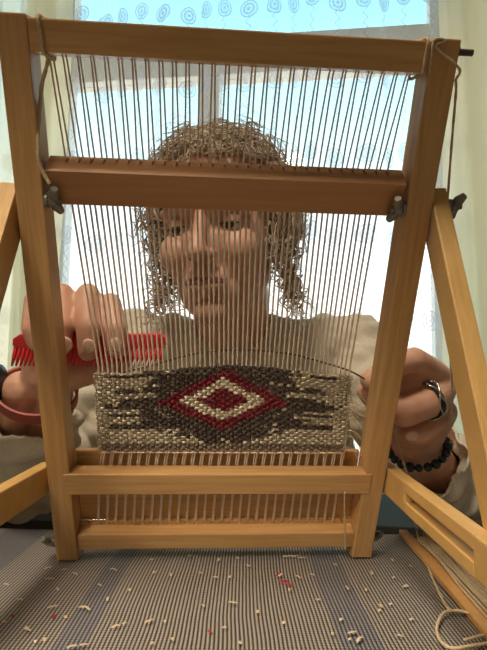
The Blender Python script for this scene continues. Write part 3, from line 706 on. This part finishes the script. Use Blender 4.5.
for v_ in bm.verts:
    p = v_.co
    if (p - cufL).length < .12 and (p - cufL).dot(dirL) > 0: dele.append(v_)
    elif (p - cufR).length < .12 and (p - cufR).dot(dirR) > 0: dele.append(v_)
    else:
        q_ = p - neckb; ax = q_.dot(nax); 
        if ax > -.03 and (q_ - nax * ax).length < .0495 and p[1] < neckb[1] + .05: dele.append(v_)
bmesh.ops.delete(bm, geom=dele, context='VERTS')
bmesh.ops.smooth_vert(bm, verts=[v_ for v_ in bm.verts if v_.is_boundary], factor=.5, use_axis_x=True, use_axis_y=True, use_axis_z=True)
sh = obj('shirt', bm, M_shirt, person, smooth=180); md = sh.modifiers.new('thick', 'SOLIDIFY'); md.thickness = .0022; md.offset = 0
# trousers, feet and the stool under the table
bm = bmesh.new(); hz = -.34
for s_ in (-1, 1):
    x0 = hip[0] + s_ * .095; capsule(bm, [(x0, .88, hz), (x0 + s_ * .05, .47, hz + .03), (x0 + s_ * .04, .50, ZF + .09)], [.095, .070, .050])
capsule(bm, [(hip[0] - .09, .88, hz + .05), (hip[0] + .09, .88, hz + .05)], [.11, .11]); capsule(bm, [(hip[0] - .07, .86, -.20), (hip[0] + .07, .86, -.20)], [.10, .10])
obj('trousers', remesh(bm, .008, 3), M_trouser, person, smooth=180)
for s_ in (-1, 1):
    bm = bmesh.new(); x0 = hip[0] + s_ * .135; capsule(bm, [(x0, .52, ZF + .05), (x0 + s_ * .01, .44, ZF + .038), (x0 + s_ * .02, .37, ZF + .032)], [.045, .040, .030]); obj('shoe', remesh(bm, .006, 3), M_black, person, smooth=180)
st = empty('stool', (hip[0], .90, ZF)); tag(st, 'wooden stool the weaver sits on, hidden behind the table', 'stool')
b_ = bmesh.new(); tube(b_, [(hip[0], .90, -.475), (hip[0], .90, -.445)], .17, 28); obj('seat', b_, wood_t, st, smooth=40)
for a_ in range(4):
    x_, y_ = math.cos(PI / 4 + a_ * PI / 2), math.sin(PI / 4 + a_ * PI / 2)
    b_ = bmesh.new(); tube(b_, [(hip[0] + x_ * .16, .90 + y_ * .16, ZF), (hip[0] + x_ * .11, .90 + y_ * .11, -.475)], [.014, .018], 12); obj('leg', b_, wood_t, st, smooth=40)

# ------------------------------------------------------------------ things worn and held
def ring_pts(c, ax, r1, r2, n_, up=None, a0=0, a1=2 * PI):
    ax = ax.normalized(); a_ = (up - ax * up.dot(ax)).normalized() if up is not None else ax.orthogonal().normalized(); b2 = ax.cross(a_)
    return [c + a_ * r1 * math.cos(a0 + (a1 - a0) * i / n_) + b2 * r2 * math.sin(a0 + (a1 - a0) * i / n_) for i in range(n_)]
def band(c, ax, r1, r2, wd, th, up):
    bm = bmesh.new(); n_ = 48; ax = ax.normalized(); In = ring_pts(c, ax, r1, r2, n_, up); Out = ring_pts(c, ax, r1 + th, r2 + th, n_, up)
    R4 = [[bm.verts.new(p + ax * s_ * wd / 2) for p in Q] for Q in (In, Out) for s_ in (-1, 1)]
    for A_, B_ in ((0, 1), (1, 3), (3, 2), (2, 0)):
        for i in range(n_): bm.faces.new((R4[A_][i], R4[A_][(i + 1) % n_], R4[B_][(i + 1) % n_], R4[B_][i]))
    return bm
axL = (wrL - elL).normalized(); cW = wrL.lerp(elL, .04) + V_ * .001
tilt = (axL + V_ * .55 - U_ * .05).normalized()
tag(obj('wristband', band(cW, tilt, .0325, .0265, .0120, .002, U_), M_band, smooth=40), 'coral rubber watch band worn on the wrist behind the left post', 'wristband')
bb_ = bmesh.new(); wc = cW - U_ * .030 + V_ * .012 + W_ * .004; ball(bb_, (0, 0, 0), 1, 20, 10, Matrix.Translation(wc) @ LF.to_3x3().to_4x4() @ Matrix.Diagonal((.007, .016, .016, 1)))
tag(obj('watch_case', bb_, M_black, smooth=180), 'black watch case on the coral band at the left edge', 'watch')
axR = (wrR - elR).normalized(); br = empty('bead_bracelet', wrR); tag(br, 'dark green and black bead bracelet on the wrist beside the right post', 'bracelet')
tiltR = (axR + V_ * .9).normalized(); NB = 21
for i, p in enumerate(ring_pts(wrR + V_ * .0005, tiltR, .0262, .0245, NB, U_)):
    b_ = bmesh.new(); ball(b_, p, .0036 + .0004 * (i % 3), 14, 10); obj('bead', b_, M_bead, br, smooth=180)
fa = (LP(428, 402, -.036) - LP(404, 412, -.026)).normalized(); rc = LP(429, 400, -.038)
rg = empty('finger_ring', rc); tag(rg, 'black and silver wrapped ring on the finger of the hand at right', 'ring')
obj('black_band', band(rc, fa, .0138, .0138, .0042, .0018, V_), M_black, rg, smooth=40)
for k in (-1, 1):
    pp = [c_ + fa * (.0022 * math.sin(i * .7 + k) + .002 * k) for i, c_ in enumerate(ring_pts(rc, fa, .0158, .0158, 40, V_))]
    b_ = bmesh.new(); tube(b_, pp + [pp[0]], .0007, 6); obj('silver_wire', b_, M_silver, rg, smooth=180)

# red comb: long spine with a row of slanting teeth
cmb = empty('comb', LP(90, 350, -.050)); tag(cmb, 'red plastic comb held against the warp by the hand at left', 'comb')
cw = -.050
A_, B_ = L(14, 342, cw - .006), L(166, 341, cw + .012)
dA = (B_ - A_).normalized(); dn = Vector((-.13, -1, .12)).normalized(); tz = dA.cross(dn).normalized()
def CP(s_, q_, z_=0): return LF @ (A_.lerp(B_, s_) + dn * q_ + tz * z_)
b_ = bmesh.new(); prof = [(-.0062, 0), (-.0055, .0019), (.0025, .0021), (.0050, .0013), (.0050, -.0013), (.0025, -.0021), (-.0055, -.0019)]
prev = None; ns = 24
for i in range(ns + 1):
    f = i / ns; e = 1 - .45 * max(0, (abs(f - .5) * 2 - .93) / .07)
    ringv = [b_.verts.new(CP(f, q_ * (1 + .5 * math.sin(PI * min(1, f * 1.3)) * (q_ < 0)) * e, z_)) for q_, z_ in prof]
    if prev:
        for k in range(len(prof)): b_.faces.new((prev[k], prev[(k + 1) % len(prof)], ringv[(k + 1) % len(prof)], ringv[k]))
    else: b_.faces.new(ringv)
    prev = ringv
b_.faces.new(prev); obj('spine', b_, M_red, cmb, smooth=40)
NTe = 34
for i in range(NTe):
    f = (i + .5) / NTe; ln = .0195; b_ = bmesh.new(); sl = -.010
    p0, p1, p2 = CP(f, .004), CP(f + sl, .0135), CP(f + sl * 2, ln)
    tube(b_, [p0, p1, p2], [.0017, .0015, .0008], 7); obj('tooth', b_, M_red, cmb, smooth=180)

# ------------------------------------------------------------------ stick shuttle with yarn, at the right of the table
sh_ = empty('stick_shuttle', T(440, 580)); tag(sh_, 'flat wooden stick shuttle wound with cream yarn lying right of the loom', 'shuttle')
a0, a1 = T(404, 532, .004), T(497, 640, .004); dS = (a1 - a0).normalized(); nS = Vector((-dS[1], dS[0], 0)).normalized()
if nS[0] < 0: nS = -nS
ln = (a1 - a0).length + .06
SM = Matrix(((nS[0], dS[0], 0, a0[0]), (nS[1], dS[1], 0, a0[1]), (0, 0, 1, .0012), (0, 0, 0, 1)))
b_ = bmesh.new(); hw = .0135
box(b_, SM, (-.004, .022, 0), (.024, ln, .0042), .0008); box(b_, SM, (-.004, -.003, 0), (.0035, .0225, .0042), .0008); box(b_, SM, (.0165, .002, 0), (.024, .0225, .0042), .0008)
obj('stick', b_, wood_k, sh_)
rr = random.Random(8)
for i in range(9):
    x0 = .0045 + i * .0018 + rr.uniform(-.0003, .0003); zz = .0055 + .0016 * math.sin(PI * i / 8)
    pts = [SM @ Vector((.0100 + (i - 4) * .0005, .018, .0036)), SM @ Vector((x0, .035, zz)), SM @ Vector((x0 + rr.uniform(-.001, .001), .08, zz + .001)), SM @ Vector((x0 + rr.uniform(-.001, .001), .14, zz)), SM @ Vector((x0, ln - .02, zz))]
    cord('yarn_strand', pts, .00092, M_cord, None, parent=sh_)
cord('shuttle_yarn', [LP(394, 424, -.024), LP(399, 448, -.022), LP(407, 474, -.02), T(413, 500, .03), T(415, 520, .012), T(420, 545, .0045), T(430, 572, .003), T(443, 600, .0025), T(451, 610, .0025), T(468, 612, .003), T(476, 617, .0035), T(462, 611, .0045), T(445, 612, .0035), T(437, 626, .0025), T(440, 640, .0025), T(452, 648, .0025), T(475, 645, .0025), T(500, 640, .0025)], .00095, M_cord, 'cream yarn trailing from the hand at right to a loose loop beside the shuttle', 'yarn', n=8)
pt = T(466, 640, .003); cord('yarn_tail', [T(464, 640, .003), T(478, 636, .004), T(492, 632, .003)], .0008, M_cord, 'short frayed cream yarn end inside the loop at the bottom right corner', 'yarn')

# ------------------------------------------------------------------ wood shavings and wool specks on the runner
rr = random.Random(17)
spots = [(53, 607, 9, 1), (84, 609, 12, 1), (113, 570, 6, 1), (108, 599, 6, 1), (60, 560, 6, 1), (73, 556, 6, 1), (50, 579, 7, 1), (48, 568, 6, 1), (64, 570, 5, 1), (75, 574, 5, 1), (100, 585, 5, 1), (57, 590, 4, 1), (149, 621, 8, 1), (116, 627, 7, 1), (72, 647, 8, 1), (84, 645, 6, 1), (44, 640, 5, 1), (218, 560, 6, 1), (233, 603, 8, 1), (203, 606, 4, 1), (230, 577, 4, 1), (171, 575, 5, 1),
         (290, 557, 8, 1), (296, 556, 8, 1), (302, 558, 7, 1), (280, 575, 6, 1), (298, 577, 6, 1), (290, 590, 4, 1), (284, 623, 4, 1), (312, 575, 4, 1), (352, 633, 8, 1), (360, 640, 10, 1), (341, 620, 4, 1), (347, 588, 6, 1), (371, 573, 6, 1), (381, 606, 6, 1), (335, 565, 4, 1), (366, 590, 4, 1), (392, 560, 5, 1), (405, 587, 4, 1), (318, 600, 4, 1), (258, 612, 4, 1), (152, 560, 4, 1), (130, 590, 4, 1), (20, 600, 4, 1), (28, 630, 5, 1), (6, 585, 4, 1), (400, 636, 5, 1), (412, 620, 4, 1), (172, 640, 4, 1), (190, 556, 4, 1), (248, 566, 4, 1)]
for i in range(24): spots.append((rr.uniform(0, 430), rr.uniform(545, 648), rr.uniform(2.2, 4), 1))
spots += [(283, 581, 8, 2), (289, 585, 7, 2), (210, 632, 4, 2), (54, 617, 4, 2), (13, 616, 4, 2), (278, 575, 5, 2)]
for (px, py, sz, kd) in spots:
    c = T(px, py, .0012); l_ = sz * c[1] / F * .62; an = rr.uniform(-.6, .9) if sz > 6 else rr.uniform(0, 3); d_v = Vector((math.cos(an), math.sin(an) , 0)); side = Vector((-d_v[1], d_v[0], 0))
    curl = rr.uniform(-.35, .35) * l_; pts = [c - d_v * l_ + Vector((0, 0, .0002)), c + side * curl + Vector((0, 0, .0008 if kd == 1 else .0003)), c + d_v * l_ + Vector((0, 0, .0004))]
    b_ = bmesh.new(); tube(b_, catmull(pts, 3), [r_ * (.0009 if kd == 1 else .0007) for r_ in (.6, .9, 1, 1, 1, .9, .5)], 5, flat=(0, 0, 1) if kd == 1 else None)
    o = obj('wood_shaving' if kd == 1 else 'wool_speck', b_, M_crumb if kd == 1 else M_crimson, smooth=60)
    NAMED = {(53, 607): 'largest pale curled shaving at the left, below the left loom foot', (84, 609): 'long straight pale shaving lying right of the largest curled one',
             (149, 621): 'short thick shaving alone between the left foot and the bottom edge', (72, 647): 'pale shaving cut by the bottom edge, leftmost of the pair there', (233, 603): 'single pale shaving lying in the middle of the runner',
             (290, 557): 'pale shaving just under the bottom beam, leftmost of the three bunched ones', (296, 556): 'pale shaving just under the bottom beam, middle of the three bunched ones', (302, 558): 'pale shaving just under the bottom beam, rightmost of the three bunched ones',
             (352, 633): 'pale shaving near the bottom edge at right, upper of the two together', (360, 640): 'long pale shaving near the bottom edge at right, lower of the two together', (50, 579): 'pale shaving straight below the wing nut of the left foot', (116, 627): 'pale shaving left of the short thick one near the bottom edge'}
    if (px, py) in NAMED: tag(o, NAMED[(px, py)], 'shaving', 'pale shavings scattered on the runner')
    elif kd == 1: tag(o, 'small pale shaving lying on the striped runner in front of the loom', 'shaving', 'pale shavings scattered on the runner')
    else: tag(o, 'tiny crimson wool speck lying on the striped runner', 'wool speck', 'crimson specks scattered on the runner')
